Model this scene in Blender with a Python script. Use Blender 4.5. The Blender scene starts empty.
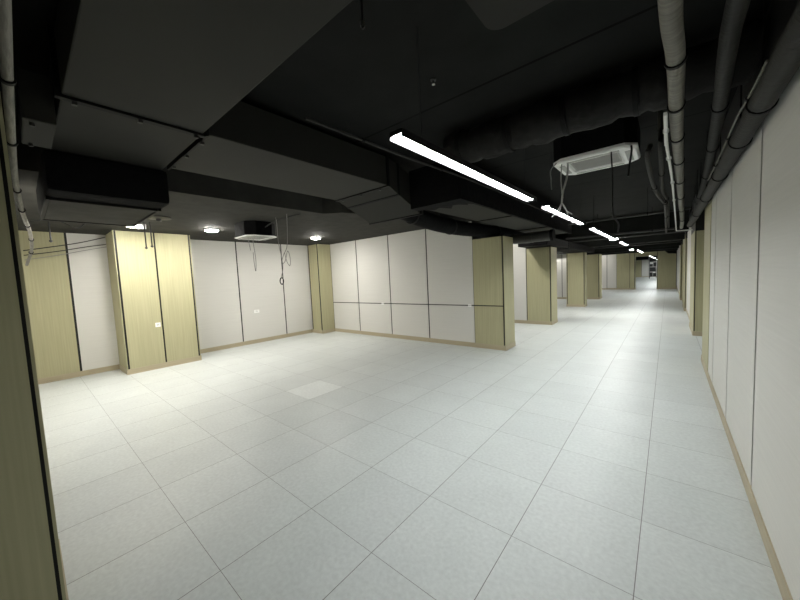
import bpy, bmesh, math, random
from mathutils import Vector, Matrix
random.seed(7)
scene = bpy.context.scene
COL = scene.collection
scene.view_settings.view_transform = 'Standard'
scene.view_settings.look = 'None'
scene.view_settings.gamma = 1.0
scene.view_settings.use_curve_mapping = False
scene.view_settings.exposure = 0.14

# ------------------------------------------------------------------ materials
def newmat(name):
    m = bpy.data.materials.new(name); m.use_nodes = True
    nt = m.node_tree
    return m, nt, nt.nodes['Principled BSDF']

def noisy(name, col, rough=.5, spec=.3, metal=0.0, scale=(8, 8, 8), amt=.06, bump=0.0, detail=4.0):
    """plain paint / fabric / metal with a little procedural variation"""
    m, nt, b = newmat(name)
    b.inputs['Roughness'].default_value = rough
    b.inputs['Specular IOR Level'].default_value = spec
    b.inputs['Metallic'].default_value = metal
    tc = nt.nodes.new('ShaderNodeTexCoord'); mp = nt.nodes.new('ShaderNodeMapping')
    mp.inputs['Scale'].default_value = scale
    nz = nt.nodes.new('ShaderNodeTexNoise'); nz.inputs['Scale'].default_value = 1.0; nz.inputs['Detail'].default_value = detail
    rp = nt.nodes.new('ShaderNodeValToRGB')
    rp.color_ramp.elements[0].position = .25; rp.color_ramp.elements[1].position = .75
    rp.color_ramp.elements[0].color = (*[max(0, c*(1-amt)) for c in col], 1)
    rp.color_ramp.elements[1].color = (*[min(1, c*(1+amt)) for c in col], 1)
    nt.links.new(tc.outputs['Object'], mp.inputs['Vector']); nt.links.new(mp.outputs['Vector'], nz.inputs['Vector'])
    nt.links.new(nz.outputs['Fac'], rp.inputs['Fac']); nt.links.new(rp.outputs['Color'], b.inputs['Base Color'])
    if bump:
        bp = nt.nodes.new('ShaderNodeBump'); bp.inputs['Strength'].default_value = bump; bp.inputs['Distance'].default_value = .02
        nt.links.new(nz.outputs['Fac'], bp.inputs['Height']); nt.links.new(bp.outputs['Normal'], b.inputs['Normal'])
    return m

def glow(name, col, strength):
    m, nt, b = newmat(name)
    b.inputs['Base Color'].default_value = (.8, .8, .8, 1)
    b.inputs['Emission Color'].default_value = (*col, 1)
    b.inputs['Emission Strength'].default_value = strength
    return m

def tile_mat(name, col):
    """600 mm terrazzo-look floor tile: fine dark joints, per-tile tone, speckle"""
    m, nt, b = newmat(name)
    N = nt.nodes.new; L = nt.links.new
    tc = N('ShaderNodeTexCoord')
    sc = N('ShaderNodeVectorMath'); sc.operation = 'SCALE'; sc.inputs['Scale'].default_value = 1/.6
    L(tc.outputs['Object'], sc.inputs[0])
    fl = N('ShaderNodeVectorMath'); fl.operation = 'FLOOR'; L(sc.outputs[0], fl.inputs[0])
    fr = N('ShaderNodeVectorMath'); fr.operation = 'FRACTION'; L(sc.outputs[0], fr.inputs[0])
    wn = N('ShaderNodeTexWhiteNoise'); wn.noise_dimensions = '2D'; L(fl.outputs[0], wn.inputs['Vector'])
    sx = N('ShaderNodeSeparateXYZ'); L(fr.outputs[0], sx.inputs[0])
    def edge(sock, w):
        a = N('ShaderNodeMath'); a.operation = 'SUBTRACT'; L(sock, a.inputs[0]); a.inputs[1].default_value = .5
        c = N('ShaderNodeMath'); c.operation = 'ABSOLUTE'; L(a.outputs[0], c.inputs[0])
        d = N('ShaderNodeMath'); d.operation = 'GREATER_THAN'; L(c.outputs[0], d.inputs[0]); d.inputs[1].default_value = .5-w
        return d.outputs[0]
    mx = N('ShaderNodeMath'); mx.operation = 'MAXIMUM'
    L(edge(sx.outputs[0], .0036), mx.inputs[0]); L(edge(sx.outputs[1], .0024), mx.inputs[1])
    n1 = N('ShaderNodeTexNoise'); n1.inputs['Scale'].default_value = 38; n1.inputs['Detail'].default_value = 5
    L(tc.outputs['Object'], n1.inputs['Vector'])
    n2 = N('ShaderNodeTexNoise'); n2.inputs['Scale'].default_value = 3.2; n2.inputs['Detail'].default_value = 3
    L(tc.outputs['Object'], n2.inputs['Vector'])
    def mr(sock, a, z, lo=0., hi=1.):
        r = N('ShaderNodeMapRange'); L(sock, r.inputs[0]); r.inputs[1].default_value = lo; r.inputs[2].default_value = hi
        r.inputs[3].default_value = a; r.inputs[4].default_value = z; return r.outputs[0]
    def mul(a, c):
        r = N('ShaderNodeMath'); r.operation = 'MULTIPLY'; L(a, r.inputs[0]); L(c, r.inputs[1]); return r.outputs[0]
    v = mul(mul(mr(wn.outputs['Value'], .965, 1.025), mr(n1.outputs['Fac'], .92, 1.07, .3, .7)), mr(n2.outputs['Fac'], .97, 1.03, .3, .7))
    vm = N('ShaderNodeVectorMath'); vm.operation = 'SCALE'; vm.inputs[0].default_value = col; L(v, vm.inputs['Scale'])
    mix = N('ShaderNodeMix'); mix.data_type = 'RGBA'
    L(mx.outputs[0], mix.inputs['Factor']); L(vm.outputs[0], mix.inputs['A']); mix.inputs['B'].default_value = (.20, .20, .195, 1)
    L(mix.outputs['Result'], b.inputs['Base Color'])
    b.inputs['Roughness'].default_value = .42; b.inputs['Specular IOR Level'].default_value = .35
    L(mr(n1.outputs['Fac'], .36, .5), b.inputs['Roughness'])
    return m

M = {}
M['white'] = noisy('cream fabric panel', (.665, .655, .622), .75, .15, scale=(1.2, 1.2, 60), amt=.03)
M['wood'] = noisy('pale olive wood laminate', (.43, .408, .255), .55, .25, scale=(45, 45, 1.1), amt=.09)
M['base'] = noisy('wood baseboard', (.44, .385, .27), .5, .25, scale=(3, 3, 40), amt=.08)
M['groove'] = noisy('black metal joint strip', (.012, .012, .011), .5, .3, amt=.1)
M['back'] = noisy('dark panel for shaded gap', (.02, .02, .02), .8, .1, amt=.1)
M['slab'] = noisy('charcoal painted concrete', (.017, .018, .0165), .85, .1, scale=(3, 3, 3), amt=.18, bump=.15)
def slab_joints(m):
    nt = m.node_tree; b = nt.nodes['Principled BSDF']; src = b.inputs['Base Color'].links[0].from_socket
    N = nt.nodes.new; L = nt.links.new
    tc = N('ShaderNodeTexCoord'); sx = N('ShaderNodeSeparateXYZ'); L(tc.outputs['Object'], sx.inputs[0])
    def op(o, a, v):
        r = N('ShaderNodeMath'); r.operation = o; L(a, r.inputs[0]); r.inputs[1].default_value = v; return r.outputs[0]
    f = op('FRACT', op('MULTIPLY', op('SUBTRACT', sx.outputs[1], .72-2.015/2), 1/2.015), 0)
    g = op('LESS_THAN', op('ABSOLUTE', op('SUBTRACT', f, .5), 0), .006)
    mix = N('ShaderNodeMix'); mix.data_type = 'RGBA'; L(g, mix.inputs['Factor']); L(src, mix.inputs['A']); mix.inputs['B'].default_value = (.002, .002, .002, 1)
    L(mix.outputs['Result'], b.inputs['Base Color'])
M['slabjoint'] = noisy('charcoal painted slab with formwork joints', (.015, .0158, .0148), .85, .1, scale=(3, 3, 3), amt=.18, bump=.15)
slab_joints(M['slabjoint'])
M['soffit'] = noisy('rough grey painted concrete', (.046, .0455, .041), .85, .1, scale=(5, 5, 5), amt=.22, bump=.3)
M['duct'] = noisy('charcoal painted duct board', (.028, .028, .0245), .65, .15, scale=(2, 2, 2), amt=.10)
M['seam'] = noisy('black duct flange', (.006, .006, .006), .6, .15, amt=.1)
M['black'] = noisy('black painted insulation', (.005, .005, .0055), .8, .1, scale=(12, 12, 12), amt=.3, bump=.4)
M['foil'] = noisy('dusty dark foil insulation', (.014, .0138, .013), .7, .2, scale=(14, 14, 14), amt=.4, bump=.7)
M['lag'] = noisy('grey cloth pipe lagging', (.17, .163, .14), .6, .3, scale=(9, 60, 9), amt=.30, bump=.35)
M['lagdark'] = noisy('dark grey pipe lagging', (.026, .0255, .023), .7, .25, scale=(9, 50, 9), amt=.2, bump=.3)
M['steel'] = noisy('grey painted steel pipe', (.038, .038, .036), .5, .35, amt=.12)
M['plastic'] = noisy('white plastic', (.88, .88, .86), .4, .4, amt=.02)
M['plasticgrey'] = noisy('grey plastic vane', (.42, .42, .40), .5, .3, amt=.05)
M['dark'] = noisy('dark plastic', (.02, .02, .02), .5, .3, amt=.1)
M['wire'] = noisy('pale grey cable sheath', (.45, .45, .43), .5, .3, amt=.05)
M['wireblack'] = noisy('black cable sheath', (.02, .02, .02), .5, .3, amt=.05)
M['wiregrey'] = noisy('mid grey cable sheath', (.26, .26, .25), .5, .3, amt=.05)
M['conduit'] = noisy('white plastic conduit', (.72, .72, .70), .4, .4, amt=.04)
M['lamp'] = glow('white lamp diffuser', (.97, 1.0, .99), 66.0)
M['dome'] = glow('warm white dome diffuser', (1.0, .965, .89), 320.0)
M['tile'] = tile_mat('pale grey floor tile', (.615, .645, .635))
M['tilepale'] = tile_mat('near white floor tile', (.70, .73, .72))
M['tilegrey'] = tile_mat('mid grey floor tile', (.575, .605, .595))

# ------------------------------------------------------------------ mesh helpers
class MB:
    def __init__(s): s.bm = bmesh.new()
    def box(s, x0, x1, y0, y1, z0, z1, bev=0.0):
        r = bmesh.ops.create_cube(s.bm, size=1)
        for v in r['verts']:
            v.co = Vector(((x0+x1)/2+v.co.x*(x1-x0), (y0+y1)/2+v.co.y*(y1-y0), (z0+z1)/2+v.co.z*(z1-z0)))
        if bev:
            es = list({e for v in r['verts'] for e in v.link_edges})
            bmesh.ops.bevel(s.bm, geom=es, offset=bev, segments=2, profile=.6, affect='EDGES')
        return s
    def prism(s, pts, axis, a0, a1):
        """polygon pts in the two other axes, extruded along axis"""
        def co(p, a):
            return {'x': Vector((a, p[0], p[1])), 'y': Vector((p[0], a, p[1])), 'z': Vector((p[0], p[1], a))}[axis]
        A = [s.bm.verts.new(co(p, a0)) for p in pts]; B = [s.bm.verts.new(co(p, a1)) for p in pts]
        n = len(pts)
        s.bm.faces.new(A); s.bm.faces.new(B[::-1])
        for i in range(n): s.bm.faces.new((A[i], B[i], B[(i+1) % n], A[(i+1) % n]))
        bmesh.ops.recalc_face_normals(s.bm, faces=s.bm.faces[:])
        return s
    def tube(s, pts, r, n=12, rr=None):
        """round tube through pts; rr = optional radius per point"""
        P = [Vector(p) for p in pts]; rings = []
        up = Vector((0.13, .21, 1)).normalized()
        for i, p in enumerate(P):
            t = (P[min(i+1, len(P)-1)]-P[max(i-1, 0)]).normalized()
            a = t.cross(up)
            if a.length < .05: a = t.cross(Vector((1, 0, 0)))
            a.normalize(); b = t.cross(a).normalized()
            q = rr[i] if rr else r
            rings.append([s.bm.verts.new(p+a*q*math.cos(2*math.pi*k/n)+b*q*math.sin(2*math.pi*k/n)) for k in range(n)])
        for u, w in zip(rings, rings[1:]):
            for k in range(n): s.bm.faces.new((u[k], u[(k+1) % n], w[(k+1) % n], w[k]))
        s.bm.faces.new(rings[0][::-1]); s.bm.faces.new(rings[-1])
        bmesh.ops.recalc_face_normals(s.bm, faces=s.bm.faces[:])
        return s
    def lathe(s, prof, c, n=32):
        rings = []
        for r, z in prof:
            rings.append([s.bm.verts.new((c[0]+r*math.cos(2*math.pi*k/n), c[1]+r*math.sin(2*math.pi*k/n), c[2]+z)) for k in range(n)])
        for u, w in zip(rings, rings[1:]):
            for k in range(n): s.bm.faces.new((u[k], u[(k+1) % n], w[(k+1) % n], w[k]))
        s.bm.faces.new(rings[0]); s.bm.faces.new(rings[-1])
        bmesh.ops.recalc_face_normals(s.bm, faces=s.bm.faces[:])
        return s
    def build(s, name, mat, parent=None, smooth=False, loc=None):
        me = bpy.data.meshes.new(name)
        if loc is not None: bmesh.ops.translate(s.bm, verts=s.bm.verts[:], vec=-Vector(loc))
        elif parent is not None: bmesh.ops.translate(s.bm, verts=s.bm.verts[:], vec=-Vector(world0(parent)))
        s.bm.to_mesh(me); s.bm.free()
        if smooth:
            for p in me.polygons: p.use_smooth = True
            me.set_sharp_from_angle(angle=math.radians(40))
        me.materials.append(M[mat])
        o = bpy.data.objects.new(name, me); COL.objects.link(o)
        if loc is not None: o.location = loc
        if parent is not None: o.parent = parent
        return o

def world0(o):
    v = Vector((0, 0, 0))
    while o is not None: v += o.location; o = o.parent
    return v

def tag(o, label, cat, group=None, kind=None):
    o['label'] = label; o['category'] = cat
    if group: o['group'] = group
    if kind: o['kind'] = kind
    return o

def thing(name, label, cat, loc, group=None, kind=None):
    o = bpy.data.objects.new(name, None); COL.objects.link(o); o.location = loc
    o.empty_display_size = .1
    return tag(o, label, cat, group, kind)

def copy_tree(o, parent=None):
    c = o.copy(); COL.objects.link(c)
    if parent is not None: c.parent = parent
    for ch in list(o.children): copy_tree(ch, c)
    return c

def smoothpath(pts, n=6):
    """Catmull-Rom through pts"""
    P = [Vector(p) for p in pts]; P = [2*P[0]-P[1]]+P+[2*P[-1]-P[-2]]; out = []
    for i in range(1, len(P)-2):
        for k in range(n):
            t = k/n; a, b, c, d = P[i-1], P[i], P[i+1], P[i+2]
            out.append(.5*((2*b)+(c-a)*t+(2*a-5*b+4*c-d)*t*t+(3*b-a-3*c+d)*t**3))
    out.append(P[-2]); return out

# ------------------------------------------------------------------ floor
def floor():
    bm = bmesh.new(); T = .6
    special = {(-7, 1): 1, (-5, 0): 2, (-6, 0): 2, (-6, 1): 2}
    vs = {}
    def V(i, j):
        if (i, j) not in vs: vs[(i, j)] = bm.verts.new((i*T, j*T, 0))
        return vs[(i, j)]
    for i in range(-15, 3):
        for j in range(-8, 94):
            f = bm.faces.new((V(i, j), V(i+1, j), V(i+1, j+1), V(i, j+1)))
            f.material_index = special.get((i, j), 0)
    me = bpy.data.meshes.new('floor'); bm.to_mesh(me); bm.free()
    for k in ('tile', 'tilepale', 'tilegrey'): me.materials.append(M[k])
    o = bpy.data.objects.new('floor', me); COL.objects.link(o)
    tag(o, 'pale grey square tiled floor running down the whole hall', 'floor', kind='structure')
floor()

# ------------------------------------------------------------------ walls
H = 2.71; TOP = 3.10
def face_box(mb, ax, plane, sgn, a0, a1, d0, d1, z0, z1, bev=0):
    """box on a wall whose visible face is `plane` on axis ax, facing sgn; d = depth out of the plane (+ towards the room)"""
    p = sorted((plane+sgn*d0, plane+sgn*d1))
    if ax == 'x': mb.box(p[0], p[1], a0, a1, z0, z1, bev)
    else: mb.box(a0, a1, p[0], p[1], z0, z1, bev)

def panel_wall(name, label, ax, plane, sgn, segs, thick=.12, top=H, btop=TOP, split=None, gap=.032):
    """a wall lined with panels; dark grooves between the panels are the recessed black backing"""
    a0, a1 = segs[0][0], segs[-1][1]
    mb = MB(); face_box(mb, ax, plane, sgn, a0, a1, -thick-.012, -.010, 0, btop)
    c = ((a0+a1)/2)
    w = mb.build(name, 'groove', None, loc=(plane, c, 0) if ax == 'x' else (c, plane, 0))
    tag(w, label, 'wall', kind='structure')
    for (s0, s1, mat) in segs:
        zs = [(.10, top)] if not split else [(.10, split-.011), (split+.011, top)]
        for z0, z1 in zs:
            mb = MB(); face_box(mb, ax, plane, sgn, s0+gap/2, s1-gap/2, -.012, 0, z0, z1)
            mb.build('panel', mat, w)
    mb = MB(); face_box(mb, ax, plane, sgn, a0, a1, -.010, .008, 0, .10)
    mb.build('baseboard', 'base', w)
    return w

def column(label, x0, x1, y0, y1, faces, top=H, btop=None, split=None, group=None, main='y', m0=.042, ma=None):
    """timber clad column; faces = list of (axis, sign, [panel breaks 0..1]); black trims at the corners between faces"""
    c = thing('column', label, 'column', ((x0+x1)/2, (y0+y1)/2, 0), group)
    MB().box(x0+.012, x1-.012, y0+.012, y1-.012, 0, btop or top).build('core', 'groove', c)
    g = .014
    for ax, sgn, brk in faces:
        plane = {('x', 1): x1, ('x', -1): x0, ('y', 1): y1, ('y', -1): y0}[(ax, sgn)]
        lo, hi = (y0, y1) if ax == 'x' else (x0, x1)
        e = [0]+list(brk)+[1]
        for a, b in zip(e, e[1:]):
            p0 = lo+(hi-lo)*a; p1 = lo+(hi-lo)*b
            # front faces stop short of the corner so that the black corner trim shows
            m = m0 if ax == main else .002
            p0 += (ma if ma and ax == main else m) if a == 0 else g; p1 -= m if b == 1 else g
            zs = [(.10, top)] if not split else [(.10, split-.011), (split+.011, top)]
            if split and ax != main: zs = [(.10, top)]
            for z0, z1 in zs:
                mb = MB(); face_box(mb, ax, plane, sgn, p0, p1, -.012, 0, z0, z1); mb.build('panel', 'wood', c)
    mb = MB(); mb.box(x0-.008, x1+.008, y0-.008, y1+.008, 0, .10)
    mb.build('baseboard', 'base', c)
    return c

panel_wall('wall_left', 'left wall of cream and olive panels behind the protruding pillar', 'x', -8.45, 1,
           [(-1.80, -1.17, 'wood'), (-1.17, .03, 'white'), (.03, .66, 'white'), (.66, 1.88, 'white'), (1.88, 3.14, 'white'), (3.14, 4.48, 'white')])
panel_wall('wall_left.001', 'left wall of cream panels in the bays beyond the partition', 'x', -8.62, 1,
           [(5.04+1.22*i, 5.04+1.22*(i+1), 'white') for i in range(17)])
column('olive panelled pillar standing out from the left wall, with a white socket', -8.44, -7.69, -.615, .625, [('y', -1, []), ('x', 1, [.495]), ('y', 1, [])], top=2.705, main='x')
column('slim olive corner pillar where the left and back walls meet', -8.44, -7.90, 4.01, 4.47, [('y', -1, []), ('x', 1, [])], top=2.705, main='y', m0=.07)
panel_wall('wall_back', 'cream panelled partition with a dark horizontal strip, facing the open floor', 'y', 4.48, -1,
           [(-8.62, -7.92, 'white'), (-7.92, -6.74, 'white'), (-6.74, -5.50, 'white'), (-5.50, -4.29, 'white'), (-4.29, -3.08, 'white')], thick=.40, split=.915)
column('olive pillar ending the nearest partition, with a horizontal dark strip', -3.095, -2.41, 4.48, 5.0, [('y', -1, []), ('x', 1, []), ('y', 1, [])], top=2.325, split=.915, ma=.010)
panel_wall('wall_back.001', 'cream panelled partition behind the nearest partition', 'y', 8.1, -1,
           [(-8.62+1.09*i, -8.62+1.09*(i+1), 'white') for i in range(5)], thick=.5, top=2.46)
column('olive pillar ending the second partition from the front', -3.17, -2.47, 8.1, 8.72, [('y', -1, []), ('x', 1, []), ('y', 1, [])], top=2.27, ma=.010)
column('free standing olive pillar just beyond the second partition', -3.22, -2.53, 13.3, 13.75, [('y', -1, []), ('x', 1, []), ('x', -1, []), ('y', 1, [])], top=2.27)
panel_wall('wall_back.002', 'cream panelled partition behind the free standing pillar', 'y', 17.2, -1,
           [(-8.62+1.08*i, -8.62+1.08*(i+1), 'white') for i in range(5)], thick=.5)
column('olive pillar half hidden behind the free standing pillar', -3.20, -2.55, 17.15, 17.95, [('y', -1, []), ('x', 1, []), ('y', 1, [])], top=2.3, btop=2.3)
panel_wall('wall_back.003', 'far cream panelled wall to the left of the end opening', 'y', 25.6, -1,
           [(-8.62, -7.3, 'white'), (-7.3, -6.1, 'white'), (-6.1, -4.9, 'white'), (-4.9, -3.85, 'white'), (-3.85, -3.27, 'white'), (-3.27, -2.68, 'white')], thick=.4)
column('olive pillar at the left side of the end opening', -2.68, -1.62, 25.5, 26.2, [('y', -1, [.72]), ('x', 1, [])], top=2.71, ma=.01)
column('wide olive pillar closing the right end of the corridor', -.45, .56, 25.5, 26.2, [('y', -1, []), ('x', -1, [])], top=2.71, btop=2.8)
hd = tag(MB().box(-1.62, -.45, 25.52, 26.1, 2.24, 2.71).build('trim_1', 'wood', loc=(-1, 25.6, 2.3)), 'olive lintel panel over the end opening', 'lintel', kind='structure')
tag(MB().box(-2.75, .9, 25.55, 26.1, 2.712, 3.1).build('trim_2', 'slab', loc=(-1, 25.6, 2.3)), 'dark strip between end lintel and slab', 'wall strip', kind='structure')

panel_wall('wall_right', 'long cream panelled wall on the right beside the camera', 'x', .55, -1,
           [(-4.88+1.22*i, -4.88+1.22*(i+1), 'white') for i in range(7)]+[(3.66, 4.22, 'white')], thick=.25, gap=.042)
column('olive pillar ending the near right wall', .55, .83, 4.225, 5.29, [('x', -1, []), ('y', 1, [])], top=2.71, main='x')
panel_wall('wall_right.001', 'cream panels in the recess between the right pillars', 'x', 1.15, -1, [(5.30, 6.5, 'white'), (6.5, 7.72, 'white')], thick=.2)
column('olive pillar beyond the gap in the right wall', .55, 1.25, 7.72, 9.15, [('y', -1, []), ('x', -1, []), ('y', 1, [])], top=2.30, btop=3.1, main='y', ma=.03)
panel_wall('wall_right.002', 'cream panels of the right wall past the second pillar', 'x', .60, -1, [(9.16, 10.3, 'back'), (10.3, 11.5, 'white'), (11.5, 12.6, 'white')], thick=.2)  # first panel is dark, painting in the shade of an open gap
column('olive pillar midway down the right side of the corridor', .55, 1.25, 12.6, 14.2, [('y', -1, []), ('x', -1, []), ('y', 1, [])], top=2.45, main='y', ma=.03)
panel_wall('wall_right.003', 'olive panels of the right wall in the far corridor', 'x', .60, -1, [(14.21, 15.5, 'wood'), (15.5, 17.0, 'wood')], thick=.2)
column('olive pillar near the far end of the right wall', .54, 1.25, 17.0, 18.6, [('y', -1, []), ('x', -1, []), ('y', 1, [])], top=2.45, main='y', ma=.03)
panel_wall('wall_right.004', 'last cream stretch of the right wall before the end', 'x', .58, -1, [(18.61, 20.0, 'white'), (20.0, 22.4, 'white'), (22.4, 25.5, 'white')], thick=.2)

# near side: the wall whose face is seen edge on, and the pillar beside the camera
panel_wall('wall_front', 'near wall seen edge on at the left', 'y', -1.80, 1,
           [(-8.62, -7.4, 'white'), (-7.4, -6.2, 'white'), (-6.2, -5.0, 'white'), (-5.0, -3.8, 'white'), (-3.8, -2.74, 'white')], thick=.2)
column('dim olive pillar close to the camera at the left edge', -2.72, -2.10, -2.45, -1.773, [('y', 1, []), ('x', 1, [])], top=2.71, btop=3.1, main='x', m0=.025)
panel_wall('wall_front.001', 'cream wall behind the camera', 'y', -4.7, 1, [(-2.72, -1.6, 'white'), (-1.6, -.5, 'white'), (-.5, .55, 'white')], thick=.15)
panel_wall('wall_front.002', 'cream wall at the left of the space behind the camera', 'x', -2.72, 1, [(-4.7, -3.6, 'white'), (-3.6, -2.47, 'white')], thick=.15)

# the hall beyond the end opening
panel_wall('wall_far', 'distant wall seen through the end opening', 'y', 55.0, -1, [(-3.6, -2.75, 'wood'), (-2.75, -2.0, 'white'), (-2.0, -1.2, 'white'), (-1.2, .6, 'white')], thick=.2)
panel_wall('wall_far.001', 'left side wall of the hall beyond the end opening', 'x', -3.6, 1, [(26.2+3.6*i, 26.2+3.6*(i+1), 'white') for i in range(8)], thick=.2)
panel_wall('wall_far.002', 'right side wall of the hall beyond the end opening', 'x', .6, -1, [(26.2+3.6*i, 26.2+3.6*(i+1), 'white') for i in range(8)], thick=.2)

# ------------------------------------------------------------------ ceiling, soffit, beams
def struct(name, mb, mat, loc, label, cat='ceiling'):
    return tag(mb.build(name, mat, loc=loc), label, cat, kind='structure')
mb = MB(); mb.box(-8.9, 1.5, -4.95, 55.2, TOP, 3.25)
struct('ceiling', mb, 'slabjoint', (0, 0, TOP), 'charcoal painted concrete slab over the whole hall')
mb = MB(); mb.prism([(-8.62, -1.80), (-4.30, -1.80), (-4.30, 1.55), (-4.05, 1.75), (-3.86, 2.2), (-3.86, 4.48), (-8.62, 4.48)], 'z', H+.005, TOP)
struct('ceiling.001', mb, 'soffit', (-6, 1, H), 'lower rough grey soffit over the left side of the room')
beams = [(10.3, 10.8, 2.52), (13.15, 13.30, 2.46), (15.4, 15.9, 2.5), (17.0, 17.14, 2.42), (20.6, 21.1, 2.45), (23.4, 23.8, 2.45)]
for i, (y0, y1, z0) in enumerate(beams):
    mb = MB(); mb.box(-8.6, .55, y0, y1, z0, TOP, .012)
    tag(mb.build('trim_%d' % (i+3), 'slab', loc=(-3, y0, z0)), 'dark concrete beam crossing the corridor ceiling', 'beam', 'dark beams crossing the corridor ceiling', 'structure')

# rounded access plate on the slab
def plate():
    p = thing('ceiling_plate', 'dark rounded rectangular plate under the slab at top centre', 'ceiling plate', (-.3, -.3, TOP))
    pts = []; x0, x1, y0, y1, r = -.73, .0, -.75, .20, .09
    for cx, cy, a in ((x1-r, y1-r, 0), (x0+r, y1-r, 90), (x0+r, y0+r, 180), (x1-r, y0+r, 270)):
        for k in range(7):
            t = math.radians(a+15*k); pts.append((cx+r*math.cos(t), cy+r*math.sin(t)))
    MB().prism(pts, 'z', TOP-.045, TOP).build('cover', 'duct', p)
    MB().prism([(-.365+(q[0]+.365)*.96, -.275+(q[1]+.275)*.96) for q in pts], 'z', TOP-.055, TOP-.045).build('rim', 'duct', p)
plate()

# ------------------------------------------------------------------ ducts
def flange(parent, x0, x1, y0, y1, z0, z1):
    return MB().box(x0, x1, y0, y1, z0, z1).build('flange', 'seam', parent)
def clip(parent, x, y, z):
    return MB().box(x-.012, x+.012, y-.012, y+.012, z-.02, z).build('clip', 'steel', parent)

A = thing('air_duct', 'wide flat charcoal duct at upper left, ending in a drop box', 'air duct', (-1.5, -1.2, 2.72))
MB().box(-2.49, .40, -1.55, -.84, 2.705, 3.04, .008).build('duct_section', 'duct', A)
MB().box(-3.55, -2.52, -1.55, -.84, 2.705, 3.04, .008).build('duct_section', 'duct', A)
flange(A, -2.525, -2.485, -1.575, -.825, 2.69, 3.06)
for y in (-1.5, -1.2, -.88): clip(A, -2.505, y, 2.69)
db = MB(); db.box(-4.90, -3.50, -1.60, -.80, 2.385, 2.704, .045); db.build('drop_box', 'black', A, True)
MB().box(-4.84, -3.80, -1.57, -.86, 2.370, 2.392, .004).build('cover_plate', 'soffit', A)
fr = MB(); fr.box(-4.88, -3.74, -1.595, -1.575, 2.362, 2.392); fr.box(-4.88, -3.74, -.85, -.825, 2.362, 2.392); fr.box(-3.79, -3.755, -1.575, -.85, 2.362, 2.392); fr.box(-4.88, -4.84, -1.575, -.85, 2.362, 2.392)
fr.build('plate_frame', 'seam', A)
act = MB(); act.box(-3.25, -2.75, -1.70, -1.56, 2.62, 2.90, .01).build('damper_box', 'duct', A)
for x in (-3.2, -2.8): MB().tube([(x, -1.66, 2.62), (x, -1.66, 2.60)], .012, 8).build('screw', 'steel', A)

B = thing('air_duct', 'charcoal branch duct with an elbow bending down at its far end', 'air duct', (-2.95, .2, 2.72))
MB().box(-3.43, -2.47, -.815, 1.14, 2.705, 3.04, .008).build('duct_section', 'duct', B)
flange(B, -3.44, -2.46, -.824, -.810, 2.69, 3.05)
flange(B, -3.45, -2.45, 1.13, 1.16, 2.69, 3.06)
el = MB(); el.prism([(1.16, 2.705), (1.33, 2.635), (1.33, 3.00), (1.16, 3.04)], 'x', -3.43, -2.47); el.build('elbow_section', 'duct', B)
el = MB(); el.prism([(1.355, 2.625), (1.78, 2.45), (1.86, 2.45), (1.86, 2.82), (1.355, 3.0)], 'x', -3.43, -2.47); el.build('elbow_section', 'duct', B)
el = MB(); el.prism([(1.33, 2.625), (1.355, 2.615), (1.355, 3.0), (1.33, 3.01)], 'x', -3.44, -2.46); el.build('flange', 'seam', B)
flange(B, -3.45, -2.45, 1.78, 1.81, 2.435, 2.86)
for x in (-3.3, -2.95, -2.6): clip(B, x, 1.145, 2.69); clip(B, x, -.810, 2.69)

Ed = thing('air_duct', 'charcoal duct with seams running beside the row of linear lamps', 'air duct', (-2.1, 4, 2.5))
MB().box(-2.42, -1.76, 1.62, 3.36, 2.50, 2.82, .008).build('duct_section', 'duct', Ed)
MB().box(-2.42, -1.76, 3.39, 5.3, 2.50, 2.82, .008).build('duct_section', 'duct', Ed)
MB().box(-2.42, -1.76, 5.33, 7.1, 2.50, 2.82, .008).build('duct_section', 'duct', Ed)
for y in (3.36, 5.30): flange(Ed, -2.425, -1.755, y, y+.03, 2.488, 2.83)
# torn black insulation wrapped round the near end and the lamp side
ins = MB()
prof = [(-2.45, 1.55), (-1.72, 1.55), (-1.72, 7.1), (-1.757, 7.1), (-1.757, 1.95), (-1.80, 1.86), (-1.83, 1.93), (-1.90, 1.82), (-1.97, 1.80), (-2.08, 1.95), (-2.16, 1.78), (-2.28, 1.86), (-2.37, 1.72), (-2.45, 1.74)]
ins.prism(prof, 'z', 2.470, 2.498); ins.box(-1.757, -1.72, 1.56, 7.1, 2.498, 2.95); ins.box(-2.45, -1.757, 1.55, 1.60, 2.498, 2.95)
ins.build('insulation', 'black', Ed)

R = thing('flexible_duct', 'black round flexible duct dipping over the end of the nearest partition', 'flexible duct', (-2.75, 3, 2.5))
path = smoothpath([(-2.95, 1.90, 2.62), (-2.93, 2.4, 2.53), (-2.92, 3.0, 2.48), (-2.88, 3.6, 2.463), (-2.80, 4.42, 2.468), (-2.72, 5.3, 2.468), (-2.72, 6.0, 2.462), (-2.72, 6.9, 2.44)], 16)
rr = [.13+(.006 if i % 2 else 0) for i in range(len(path))]
MB().tube(path, .13, 20, rr).build('hose', 'black', R, True)
for k in (10, 40, 72):
    MB().tube([path[k]-Vector((0, .02, 0)), path[k]+Vector((0, .02, 0))], .145, 20).build('strap', 'seam', R, True)

S = thing('spiral_duct', 'short dark round duct crossing above the gap between the first two partitions', 'spiral duct', (-2.2, 6.0, 2.40))
MB().tube([(-2.58, 5.55, 2.34), (-1.78, 5.55, 2.34)], .11, 24).build('pipe_section', 'steel', S, True)
MB().tube([(-1.80, 5.55, 2.34), (-1.74, 5.55, 2.34)], .125, 24).build('collar', 'black', S, True)
MB().tube([(-2.20, 5.55, 2.34), (-2.17, 5.55, 2.34)], .118, 24).build('collar', 'steel', S, True)

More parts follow.
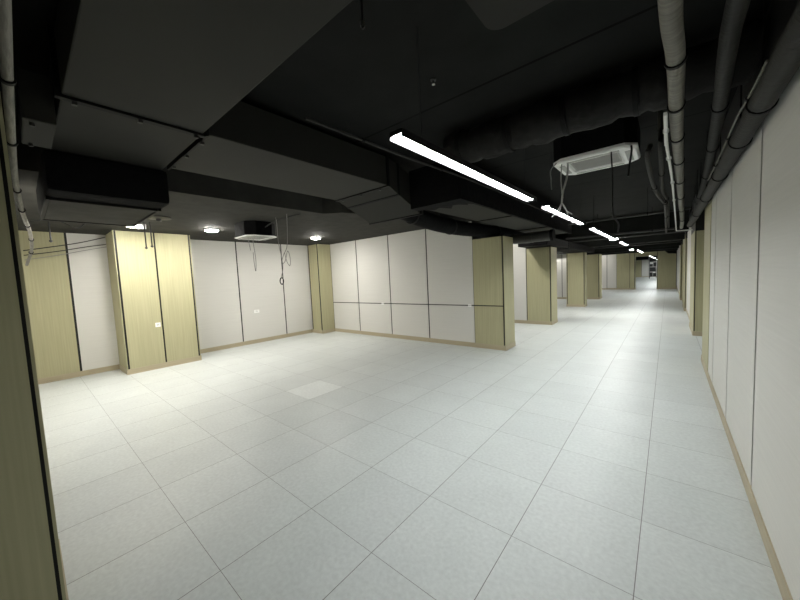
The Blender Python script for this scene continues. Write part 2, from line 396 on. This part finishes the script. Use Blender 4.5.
G = thing('air_duct', 'low black duct above the pillars of the second and third bays', 'air duct', (-2.7, 10, 2.3))
MB().box(-3.13, -2.35, 7.3, 9.7, 2.285, 2.50, .02).build('duct_section', 'black', G)
MB().box(-3.13, -2.35, 9.73, 14.5, 2.285, 2.50, .02).build('duct_section', 'black', G)
flange(G, -3.14, -2.34, 9.70, 9.73, 2.275, 2.51)

Dd = thing('insulated_duct', 'dusty dark foil wrapped round duct crossing the ceiling in front of the ceiling cassette', 'insulated duct', (-.6, 1.3, 2.9))
path = [(-1.70+.06*i, 1.30+.01*math.sin(i*1.7), 2.905+.008*math.sin(i*2.3)) for i in range(38)]
rr = [.165+.010*math.sin(i*.9)+random.uniform(-.006, .006) for i in range(38)]
MB().tube(path, .165, 24, rr).build('wrap', 'foil', Dd, True)
for k in (3, 11, 19, 27, 35):
    MB().tube([(path[k][0]-.018, 1.30, 2.905), (path[k][0]+.018, 1.30, 2.905)], rr[k]+.012, 24).build('strap', 'seam', Dd, True)

Pl = thing('black_duct', 'black boxed duct end low over the far right of the corridor', 'air duct', (.2, 24.5, 2.4))
MB().prism([(-.16, 2.62), (.10, 2.32), (.52, 2.28), (.52, 2.62)], 'y', 23.95, 25.2).build('duct_section', 'black', Pl)
flange(Pl, -.18, .54, 23.90, 23.95, 2.55, 2.64)

# ------------------------------------------------------------------ pipes
def pipe(name, label, pts, r, mat, rings, cat='pipe', ringmat='seam', group=None, hang=True, n=14, smooth_n=8):
    pth = smoothpath(pts, smooth_n)
    p = thing(name, label, cat, pts[0], group)
    MB().tube(pth, r, n).build('pipe_run', mat, p, True)
    # distance-based rings
    cum = [0]
    for a, b in zip(pth, pth[1:]): cum.append(cum[-1]+(b-a).length)
    for s in rings:
        i = max(k for k in range(len(cum)-1) if cum[k] <= s) if s < cum[-1] else len(cum)-2
        t = (pth[i+1]-pth[i]).normalized(); q = pth[i]+t*(s-cum[i])
        ring = MB(); ring.tube([q-t*.010, q+t*.010], r+.007, 16)
        ring = ring.build('clamp', ringmat, p, True)
        if hang:
            hz = TOP
            MB().tube([q+Vector((0, 0, r)), Vector((q.x, q.y, hz))], .005, 6).build('hanger_rod', 'seam', p)
    return p

pipe('lagged_pipe', 'pale grey cloth wrapped pipe, brightest of the pipes above the right wall',
     [(.10, -1.4, 2.5), (.11, -.28, 2.5), (.13, .16, 2.5), (.15, 1.14, 2.5), (.22, 3.48, 2.5), (.33, 7.2, 2.5), (.36, 8.9, 2.5)], .034, 'lag', [.75, 1.55, 2.1, 2.7, 3.4, 4.3, 5.4, 6.8, 8.4])
pipe('lagged_pipe', 'dark grey wrapped pipe between the pale pipe and the thick wall pipe',
     [(.30, -1.4, 2.6), (.31, .07, 2.6), (.32, .46, 2.6), (.37, 1.47, 2.6), (.45, 3.65, 2.6), (.50, 6.6, 2.6), (.53, 9.0, 2.6)], .036, 'lagdark', [1.2, 2.6, 3.6, 4.8, 6.3, 8.2])
pipe('lagged_pipe', 'thick dark grey wrapped pipe hugging the top of the right wall',
     [(.475, -1.6, 2.41), (.475, .3, 2.41), (.475, 1.16, 2.41), (.475, 2.46, 2.41), (.465, 5.55, 2.41), (.46, 7.4, 2.41)], .052, 'lagdark', [1.3, 2.35, 3.0, 4.1, 5.4, 7.0])
pipe('conduit_pipe', 'thin dark conduit left of the pale wrapped pipe, nearer to the ceiling cassette',
     [(.0, 1.5, 2.55), (-.02, 1.54, 2.45), (.0, 2.65, 2.4), (.06, 3.5, 2.39), (.08, 3.95, 2.39), (.07, 8.5, 2.4)], .018, 'lagdark', [1.2, 2.4, 4.0, 6.0], hang=False)
pipe('conduit_pipe', 'thin dark conduit beside the pale wrapped pipe, dropping from the slab',
     [(.05, 1.6, 3.09), (.055, 1.62, 2.7), (.06, 1.7, 2.52), (.055, 3.28, 2.5), (.10, 4.4, 2.5), (.115, 8.4, 2.5)], .018, 'lagdark', [1.4, 3.0, 5.0], hang=False)
wc = pipe('conduit_pipe', 'thin white conduit following the pale wrapped pipe and turning right at its end',
     [(.093, .66, 2.455), (.098, 1.3, 2.455), (.135, 2.5, 2.45), (.185, 4.8, 2.44), (.258, 8.45, 2.40)], .010, 'conduit', [.3, 1.0, 2.0, 3.2], hang=False, ringmat='conduit')
MB().tube([(.258, 8.45, 2.40), (.30, 8.5, 2.40), (.545, 8.5, 2.395)], .013, 10).build('end_run', 'conduit', wc, True)
MB().box(.084, .102, .64, 1.25, 2.442, 2.462, .004).build('junction_box', 'conduit', wc)
pipe('sprinkler_pipe', 'grey pipe crossing the ceiling behind the ceiling cassette', [(-1.6, 6.16, 2.6), (-.5, 6.14, 2.6), (.42, 6.12, 2.6)], .024, 'steel', [.5, 1.4])
pipe('sprinkler_pipe', 'second grey pipe crossing the ceiling, farther along the corridor', [(-2.2, 8.65, 2.5), (-.6, 8.85, 2.5), (.29, 8.95, 2.5)], .024, 'steel', [.8, 2.0])
pipe('sprinkler_pipe', 'farthest grey pipe crossing the corridor ceiling before the end opening', [(-3, 14.8, 2.55), (-.6, 14.8, 2.55), (.5, 14.8, 2.55)], .03, 'steel', [.8, 2.4])
pipe('lagged_pipe', 'pale wrapped pipe sagging along the near wall at the left edge',
     [(-1.2, -1.752, 2.43), (-2.5, -1.753, 2.40), (-3.6, -1.742, 2.40), (-4.6, -1.71, 2.36), (-5.5, -1.66, 2.30), (-6.3, -1.65, 2.18), (-6.8, -1.70, 2.02)], .016, 'lag', [.6, 1.32, 2.5, 3.2, 3.9, 4.6, 5.2], hang=False)
pipe('conduit_pipe', 'pale speckled cable conduit tucked between the two dark wall pipes', [(.438, .40, 2.47), (.433, .8, 2.465), (.425, 1.1, 2.47), (.43, 2.0, 2.465), (.43, 3.0, 2.47)], .006, 'lag', [.4, 1.1, 1.9], hang=False)
pipe('conduit_pipe', 'thin dark pipe running along the side of the lamp side duct', [(-1.70, -.5, 2.66), (-1.69, .6, 2.67), (-1.69, 1.9, 2.71), (-1.69, 5, 2.72)], .010, 'lagdark', [.5, 1.6, 3.2], hang=False)

# ------------------------------------------------------------------ linear lamps
def lamp(label, y0, y1):
    """aluminium channel with the diffuser set up inside it between two dark side skirts, added to narrow its sideways light"""
    x, z, w, dp = -1.060, 2.40, .042, .027
    p = thing('linear_lamp', label, 'linear lamp', (x, (y0+y1)/2, z), 'linear lamps in a row along the ceiling')
    b = MB(); b.prism([(x-w-.003, z-dp), (x-w, z-dp), (x-w, z+.003), (x+w, z+.003), (x+w, z-dp), (x+w+.003, z-dp), (x+w+.003, z+.018), (x-w-.003, z+.018)], 'y', y0, y1); b.build('housing', 'dark', p)
    MB().box(x-w+.001, x+w-.001, y0+.004, y1-.004, z, z+.003).build('diffuser', 'lamp', p)
    for ye in (y0, y1-.003): MB().box(x-w-.003, x+w+.003, ye, ye+.003, z-.008, z+.019).build('end_cap', 'dark', p)
    for yc in (y0+.25, y1-.25):
        MB().tube([(x, yc, z+.018), (x, yc, TOP)], .002, 6).build('suspension_wire', 'wireblack', p)
    return p
for lab, a, b in (('longest looking linear lamp, first in the ceiling row and nearest the camera', -.37, 2.0),
                  ('second linear lamp in the row, crossed by the dangling pale cables', 2.48, 4.81),
                  ('third linear lamp in the row, beyond the dangling pale cables', 5.65, 9.15),
                  ('fourth linear lamp in the ceiling row, a short bright dash in view', 10.8, 13.1),
                  ('fifth linear lamp in the ceiling row, last before the end opening', 18.4, 22.6)):
    lamp(lab, a, b)
for y in (28, 32, 36, 40, 44, 49, 52):  # lamps added to brighten the hall past the opening
    p = lamp('added linear lamp lighting the hall beyond the end opening', y, y+2.4)
    p['group'] = 'added linear lamps beyond the end opening'

# ------------------------------------------------------------------ dome lights
def dome(label, x, y, z, group, r=.11):
    d = thing('dome_light', label, 'ceiling light', (x, y, z), group)
    MB().lathe([(r+.012, 0), (r+.012, -.022), (r+.002, -.026)], (x, y, z)).build('base_ring', 'plastic', d, True)
    MB().lathe([(r, -.024), (r*.98, -.034), (r*.85, -.044), (r*.5, -.052), (.01, -.055)], (x, y, z)).build('diffuser', 'dome', d, True)
    return d
d1 = dome('round dome light under the soffit above the protruding left pillar', -6.85, -.47, H+.005, 'dome lights under the left soffit')
dome('round dome light between the left pillar and the black ceiling cassette', -6.75, .72, H+.005, 'dome lights under the left soffit')
dome('round dome light above the slim corner pillar', -6.75, 3.14, H+.005, 'dome lights under the left soffit')
jb = MB(); jb.box(-6.87, -6.79, -.40, -.30, H-.07, H+.005, .006); jb.build('junction_box', 'plastic', d1)
dome('bright dome light near the end of the third linear lamp', -1.22, 10.45, 2.52, 'dome lights under the corridor beams')
dome('small bright dome light beside the fourth linear lamp', -1.22, 17.07, 2.42, 'dome lights under the corridor beams', .07)

for lab, x, y in (('added unseen dome light behind the nearest partition, by its left wall', -6.2, 6.5), ('added unseen dome light behind the nearest partition, towards the corridor', -3.6, 6.7),
                  ('added unseen dome light behind the second partition, by its left wall', -6.2, 11.0), ('added unseen dome light behind the second partition, towards the corridor', -4.2, 10.9),
                  ('added unseen dome light in the bay behind the free standing pillar', -4.7, 16.45), ('added unseen dome light in the last bay, towards the corridor', -4.2, 24.55), ('added unseen dome light in the last bay, by its left wall', -6.6, 22.2)):
    dome(lab, x, y, TOP, 'added unseen dome lights in the farther bays')  # unseen lights added to brighten the walls of the bays

dome('added dome light hidden behind the drop box under the soffit', -5.25, -1.15, H+.005, 'dome lights under the left soffit')  # hidden light added to brighten the floor at near left

# ------------------------------------------------------------------ ceiling cassettes
def cassette(label, x0, x1, y0, y1, z, body_top, chamfer=.07, ph=.045, bch=.10):
    cx, cy = (x0+x1)/2, (y0+y1)/2; hx, hy = (x1-x0)/2, (y1-y0)/2
    c = thing('ceiling_cassette', label, 'air conditioner', (cx, cy, z))
    def octo(k, ch):
        a, b = hx*k, hy*k
        return [(cx-a+ch, cy-b), (cx+a-ch, cy-b), (cx+a, cy-b+ch), (cx+a, cy+b-ch), (cx+a-ch, cy+b), (cx-a+ch, cy+b), (cx-a, cy+b-ch), (cx-a, cy-b+ch)]
    MB().prism(octo(.995, bch), 'z', z+ph, body_top).build('body', 'black', c)
    # panel: octagonal frame ring, sloped in towards the intake
    bm = MB(); rings = []
    for k, ch, zz in ((1.0, chamfer, z+ph), (1.0, chamfer, z+ph*.45), (.96, chamfer, z), (.66, .03, z), (.62, .02, z+ph*.62)):
        rings.append([bm.bm.verts.new((p[0], p[1], zz)) for p in octo(k, ch)])
    for u, w in zip(rings, rings[1:]):
        for i in range(8): bm.bm.faces.new((u[i], u[(i+1) % 8], w[(i+1) % 8], w[i]))
    bm.bm.faces.new(rings[-1]); bmesh.ops.recalc_face_normals(bm.bm, faces=bm.bm.faces[:])
    bm.build('front_panel', 'plastic', c)
    g = MB(); n = 12
    for i in range(n):
        yy = cy-hy*.55+hy*1.1*i/(n-1); g.box(cx-hx*.56, cx+hx*.56, yy-.006, yy+.006, z+ph*.18, z+ph*.5)
    g.box(cx-hx*.58, cx-hx*.55, cy-hy*.58, cy+hy*.58, z+ph*.14, z+ph*.56); g.box(cx+hx*.55, cx+hx*.58, cy-hy*.58, cy+hy*.58, z+ph*.14, z+ph*.56)
    g.build('intake_grille', 'plasticgrey', c)
    for s in (-1, 1):
        MB().box(cx-hx*.62, cx+hx*.62, *sorted((cy+s*hy*.72, cy+s*hy*.86)), z-.004, z+.002, .001).build('vane', 'plasticgrey', c)
        MB().box(*sorted((cx+s*hx*.72, cx+s*hx*.86)), cy-hy*.58, cy+hy*.58, z-.004, z+.002, .001).build('vane', 'plasticgrey', c)
    for sx in (-1, 1):
        for sy in (-1, 1):
            MB().tube([(cx+sx*hx*.82, cy+sy*hy*.9, body_top), (cx+sx*hx*.82, cy+sy*hy*.9, TOP if body_top > 2.9 else H)], .006, 6).build('hanger_rod', 'seam', c)
    return c
cassette('white faced ceiling cassette hanging in the middle of the ceiling, between lamps and pipes', -.885, -.125, 2.08, 2.72, 2.75, 3.04, .095)
cassette('black bodied ceiling cassette under the left soffit, between two dome lights', -6.10, -5.44, .82, 1.40, 2.452, 2.712, .10, .014, .14)

# dangling cables
def cable(label, pts, r, mat, group=None, name='cable'):
    o = MB().tube(smoothpath(pts, 7), r, 7).build(name, mat, loc=pts[0], smooth=True)
    return tag(o, label, 'cable', group)
g1 = 'cables dangling from the white ceiling cassette'
c0 = cable('pale twin cable with split ends dangling from the left of the white cassette', [(-.73, 2.14, 2.77), (-.735, 2.13, 2.62), (-.77, 2.1, 2.45), (-.785, 2.1, 2.33)], .010, 'wire', g1)
for e in ([(-.785, 2.1, 2.33), (-.83, 2.1, 2.25), (-.885, 2.1, 2.19)], [(-.785, 2.1, 2.33), (-.80, 2.09, 2.26), (-.83, 2.09, 2.20)], [(-.785, 2.1, 2.33), (-.74, 2.1, 2.24), (-.685, 2.1, 2.19)], [(-.785, 2.1, 2.33), (-.75, 2.1, 2.27), (-.70, 2.1, 2.12), (-.645, 2.1, 2.09)]):
    MB().tube(smoothpath(e, 5), .0055, 6).build('split_end', 'wire', c0, True)
cable('second pale cable hanging straight down beside the twin cable', [(-.79, 2.14, 2.76), (-.795, 2.12, 2.6), (-.785, 2.11, 2.45), (-.775, 2.11, 2.38)], .006, 'wire', g1)
cable('long black cable hanging from the middle of the white cassette', [(-.34, 2.2, 2.78), (-.33, 2.1, 2.72), (-.32, 2.1, 2.5), (-.32, 2.1, 2.27), (-.315, 2.1, 2.12), (-.27, 2.1, 2.03), (-.275, 2.1, 1.95)], .007, 'wireblack', g1)
cable('short black cable at the right end of the white cassette', [(-.17, 2.12, 2.76), (-.165, 2.08, 2.70), (-.18, 2.08, 2.58), (-.19, 2.08, 2.47)], .009, 'wireblack', g1)
cable('short grey cable at the left corner of the white cassette', [(-.84, 2.12, 2.77), (-.89, 2.09, 2.70), (-.89, 2.09, 2.6), (-.885, 2.09, 2.49)], .005, 'wiregrey', g1)
g2 = 'thin cables hanging near the black ceiling cassette'
cable('thin grey cable looping low from the middle of the black cassette', [(-5.86, 1.1, 2.455), (-5.87, 1.1, 2.38), (-5.82, 1.1, 2.1), (-5.83, 1.1, 1.92), (-5.86, 1.1, 1.85), (-5.89, 1.1, 2.0), (-5.90, 1.1, 2.2)], .006, 'wiregrey', g2)
cable('short thin cable with a plug at the left of the black cassette', [(-6.00, 1.08, 2.46), (-6.0, 1.08, 2.4), (-5.97, 1.08, 2.3), (-5.96, 1.08, 2.24)], .006, 'wiregrey', g2)
cable('thin cable dropping beside the right end of the black cassette', [(-5.0, 1.1, 2.71), (-4.98, 1.1, 2.6), (-4.97, 1.1, 2.3), (-4.88, 1.1, 1.9), (-4.96, 1.1, 1.69)], .005, 'wiregrey', g2)
ring = [(-4.95+.055*math.cos(t*.5), 1.1, 1.63+.055*math.sin(t*.5)) for t in range(14)]
cable('small ring of coiled black cable in front of the left wall', ring, .009, 'wireblack', g2, 'cable_coil')
loop = [(-4.65, 1.1, 2.71), (-4.67, 1.1, 2.4), (-4.72, 1.1, 2.18), (-4.84, 1.1, 2.06), (-4.92, 1.1, 1.92), (-4.80, 1.1, 1.96), (-4.70, 1.1, 2.12), (-4.64, 1.1, 2.0), (-4.66, 1.1, 1.88), (-4.74, 1.1, 1.94), (-4.80, 1.1, 2.10)]
cable('thin cable ending in a loose loop, rightmost near the black cassette', loop, .005, 'wiregrey', g2)
g3 = 'dark wires strung along the left wall'
cable('uppermost dark wire strung from the sagging pipe to the left pillar', [(-8.38, -1.70, 2.36), (-8.38, -1.4, 2.43), (-8.38, -1.0, 2.53), (-8.40, -.625, 2.66)], .008, 'wireblack', g3)
cable('middle dark wire strung along the left wall', [(-8.38, -1.70, 2.28), (-8.38, -1.3, 2.36), (-8.38, -.9, 2.46), (-8.40, -.625, 2.52)], .007, 'wireblack', g3)
cable('lowest dark wire strung along the left wall', [(-8.38, -1.70, 2.20), (-8.38, -1.3, 2.29), (-8.38, -.9, 2.40), (-8.40, -.625, 2.47)], .005, 'wiregrey', g3)
cable('loose dark cable curling below the soffit near the sagging pipe', [(-6.2, -1.62, 2.55), (-6.3, -1.4, 2.60), (-6.4, -1.2, 2.52), (-6.45, -1.1, 2.60), (-6.5, -1.0, 2.71)], .008, 'wireblack', g3)
cable('thin grey cable running under the soffit beside the black cassette', [(-5.38, 1.1, 2.60), (-5.2, 1.15, 2.66), (-4.9, 1.2, 2.70), (-4.5, 1.25, 2.705)], .010, 'wireblack', g2)

def rod(label, x, y, z0, z1, r, group):
    o = MB().tube([(x, y, z0), (x, y, z1)], r, 8).build('threaded_rod', 'dark', loc=(x, y, z1))
    MB().tube([(x, y, z0+.01), (x, y, z0+.03)], r*2.0, 6).build('nut', 'steel', o)
    return tag(o, label, 'rod', group)
rod('longer of the two threaded rods hanging before the left pillar', -6.5, -.39, 2.26, H+.005, .010, 'threaded rods under the left soffit')
rod('shorter of the two threaded rods hanging before the left pillar', -6.5, -.31, 2.29, H+.005, .010, 'threaded rods under the left soffit')
rod('threaded rod hanging before the olive panel at far left', -7.0, -1.43, 2.37, H+.005, .010, 'threaded rods under the left soffit')
rod('short rod hanging at the top edge beside the wide flat duct', -.93, -.72, 2.70, TOP, .006, None)

dsc = thing('ceiling_rosette', 'flat dark disc with a small knob under the left soffit', 'ceiling rosette', (-6.02, -.30, H))
MB().lathe([(.17, .005), (.17, -.012), (.06, -.02)], (-6.02, -.30, H)).build('disc', 'dark', dsc, True)
MB().lathe([(.035, -.02), (.035, -.055), (.015, -.065)], (-6.02, -.30, H), 16).build('knob', 'dark', dsc, True)
spk = thing('fire_sprinkler', 'tiny sprinkler head under the slab above the first linear lamp', 'sprinkler', (-1.28, .38, TOP))
MB().lathe([(.022, 0), (.022, -.01), (.009, -.015), (.009, -.035)], (-1.28, .38, TOP), 14).build('socket', 'steel', spk, True)
MB().lathe([(.012, -.036), (.012, -.040)], (-1.28, .38, TOP), 14).build('deflector', 'plastic', spk, True)

# ------------------------------------------------------------------ wall sockets
def socket(label, ax, plane, sgn, a, z, w=.086, h=.086, group=None):
    s = thing('wall_socket', label, 'wall socket', (plane, a, z) if ax == 'x' else (a, plane, z), group)
    mb = MB(); face_box(mb, ax, plane, sgn, a-w/2, a+w/2, 0, .009, z-h/2, z+h/2, .002); mb.build('cover', 'plastic', s)
    for k in (-1, 1):
        mb = MB(); face_box(mb, ax, plane, sgn, a+k*.012-.003, a+k*.012+.003, .009, .010, z-.014, z+.014); mb.build('slot', 'dark', s)
socket('small white socket on the protruding left pillar', 'x', -7.69, 1, -.08, .88)
socket('wide white double socket on the cream left wall', 'x', -8.45, 1, 2.29, .86, .15)
socket('small white socket on the dark strip, middle of the back partition', 'y', 4.48, -1, -5.79, .915, .075, .06)
socket('small white socket on the dark strip beside the end pillar', 'y', 4.48, -1, -3.19, .915, .075, .06)

# faint inspection hatches cut into two olive panels
def hatch(label, x0, x1, y, z0, z1):
    h = MB(); t = .006
    h.box(x0, x0+t, y-.002, y, z0, z1); h.box(x1-t, x1, y-.002, y, z0, z1); h.box(x0, x1, y-.002, y, z0, z0+t); h.box(x0, x1, y-.002, y, z1-t, z1)
    tag(h.build('hatch_outline', 'base', loc=(x0, y, z0)), label, 'hatch')
hatch('faint hatch outline on the slim corner pillar', -8.30, -8.04, 4.01, 1.35, 1.80)
hatch('faint hatch outline on the pillar left of the end opening', -2.5, -2.1, 25.5, 1.2, 1.7)

# ------------------------------------------------------------------ things beyond the end opening
rk = thing('storage_rack', 'dark metal rack of black boxes seen through the end opening', 'rack', (-1.30, 48, 0))
for x in (-1.62, -.98):
    for y in (47.75, 48.25): MB().box(x-.025, x+.025, y-.025, y+.025, 0, 2.6).build('post', 'dark', rk)
for z in (.25, .85, 1.45, 2.05, 2.55): MB().box(-1.64, -.96, 47.73, 48.27, z-.02, z+.02).build('shelf', 'steel', rk)
for i, (x, z, h) in enumerate(((-1.45, .27, .5), (-1.14, .27, .4), (-1.3, .87, .52), (-1.44, 1.47, .3), (-1.12, 1.47, .5), (-1.3, 2.07, .42))):
    w = .14 if i not in (2, 5) else .28
    tag(MB().box(x-w, x+w, 47.8, 48.2, z+.001, z+h, .01).build('storage_box', 'dark', loc=(x, 48, z)), ['black box at the left of the lowest rack shelf', 'low black box at the right of the lowest rack shelf', 'wide black box on the second rack shelf', 'low black box at the left of the third rack shelf', 'tall black box at the right of the third rack shelf', 'wide black box on the top loaded rack shelf'][i], 'box', 'black boxes on the distant rack')
bd = thing('air_duct', 'short black duct hanging across the hall beyond the end opening', 'air duct', (-2.3, 42, 2.4))
MB().box(-2.9, -1.5, 41.8, 42.6, 2.25, 2.6, .02).build('duct_section', 'black', bd)
flange(bd, -2.2, -2.15, 41.79, 42.61, 2.24, 2.61)

# ------------------------------------------------------------------ world and camera
w = bpy.data.worlds.new('world'); scene.world = w; w.use_nodes = True
w.node_tree.nodes['Background'].inputs['Color'].default_value = (.9, .95, 1, 1)
w.node_tree.nodes['Background'].inputs['Strength'].default_value = 0.0

cam = bpy.data.cameras.new('camera'); co = bpy.data.objects.new('camera', cam); COL.objects.link(co); scene.camera = co
cam.sensor_fit = 'HORIZONTAL'; cam.sensor_width = 36; cam.lens = 318.525/800*36; cam.clip_start = .02; cam.clip_end = 200
a, b, c = (math.radians(v) for v in (40.15, -4.072, -2.7026))
fw = Vector((-math.sin(a)*math.cos(b), math.cos(a)*math.cos(b), math.sin(b))); rt = Vector((math.cos(a), math.sin(a), 0)); up = rt.cross(fw)
r2 = rt*math.cos(c)+up*math.sin(c); u2 = -rt*math.sin(c)+up*math.cos(c)
co.matrix_world = Matrix(((r2.x, u2.x, -fw.x, .1128), (r2.y, u2.y, -fw.y, -1.7899), (r2.z, u2.z, -fw.z, 1.5986), (0, 0, 0, 1)))

cy = scene.cycles
cy.max_bounces = 10; cy.diffuse_bounces = 6; cy.glossy_bounces = 3
cy.use_denoising = True
cy.sample_clamp_indirect = 8
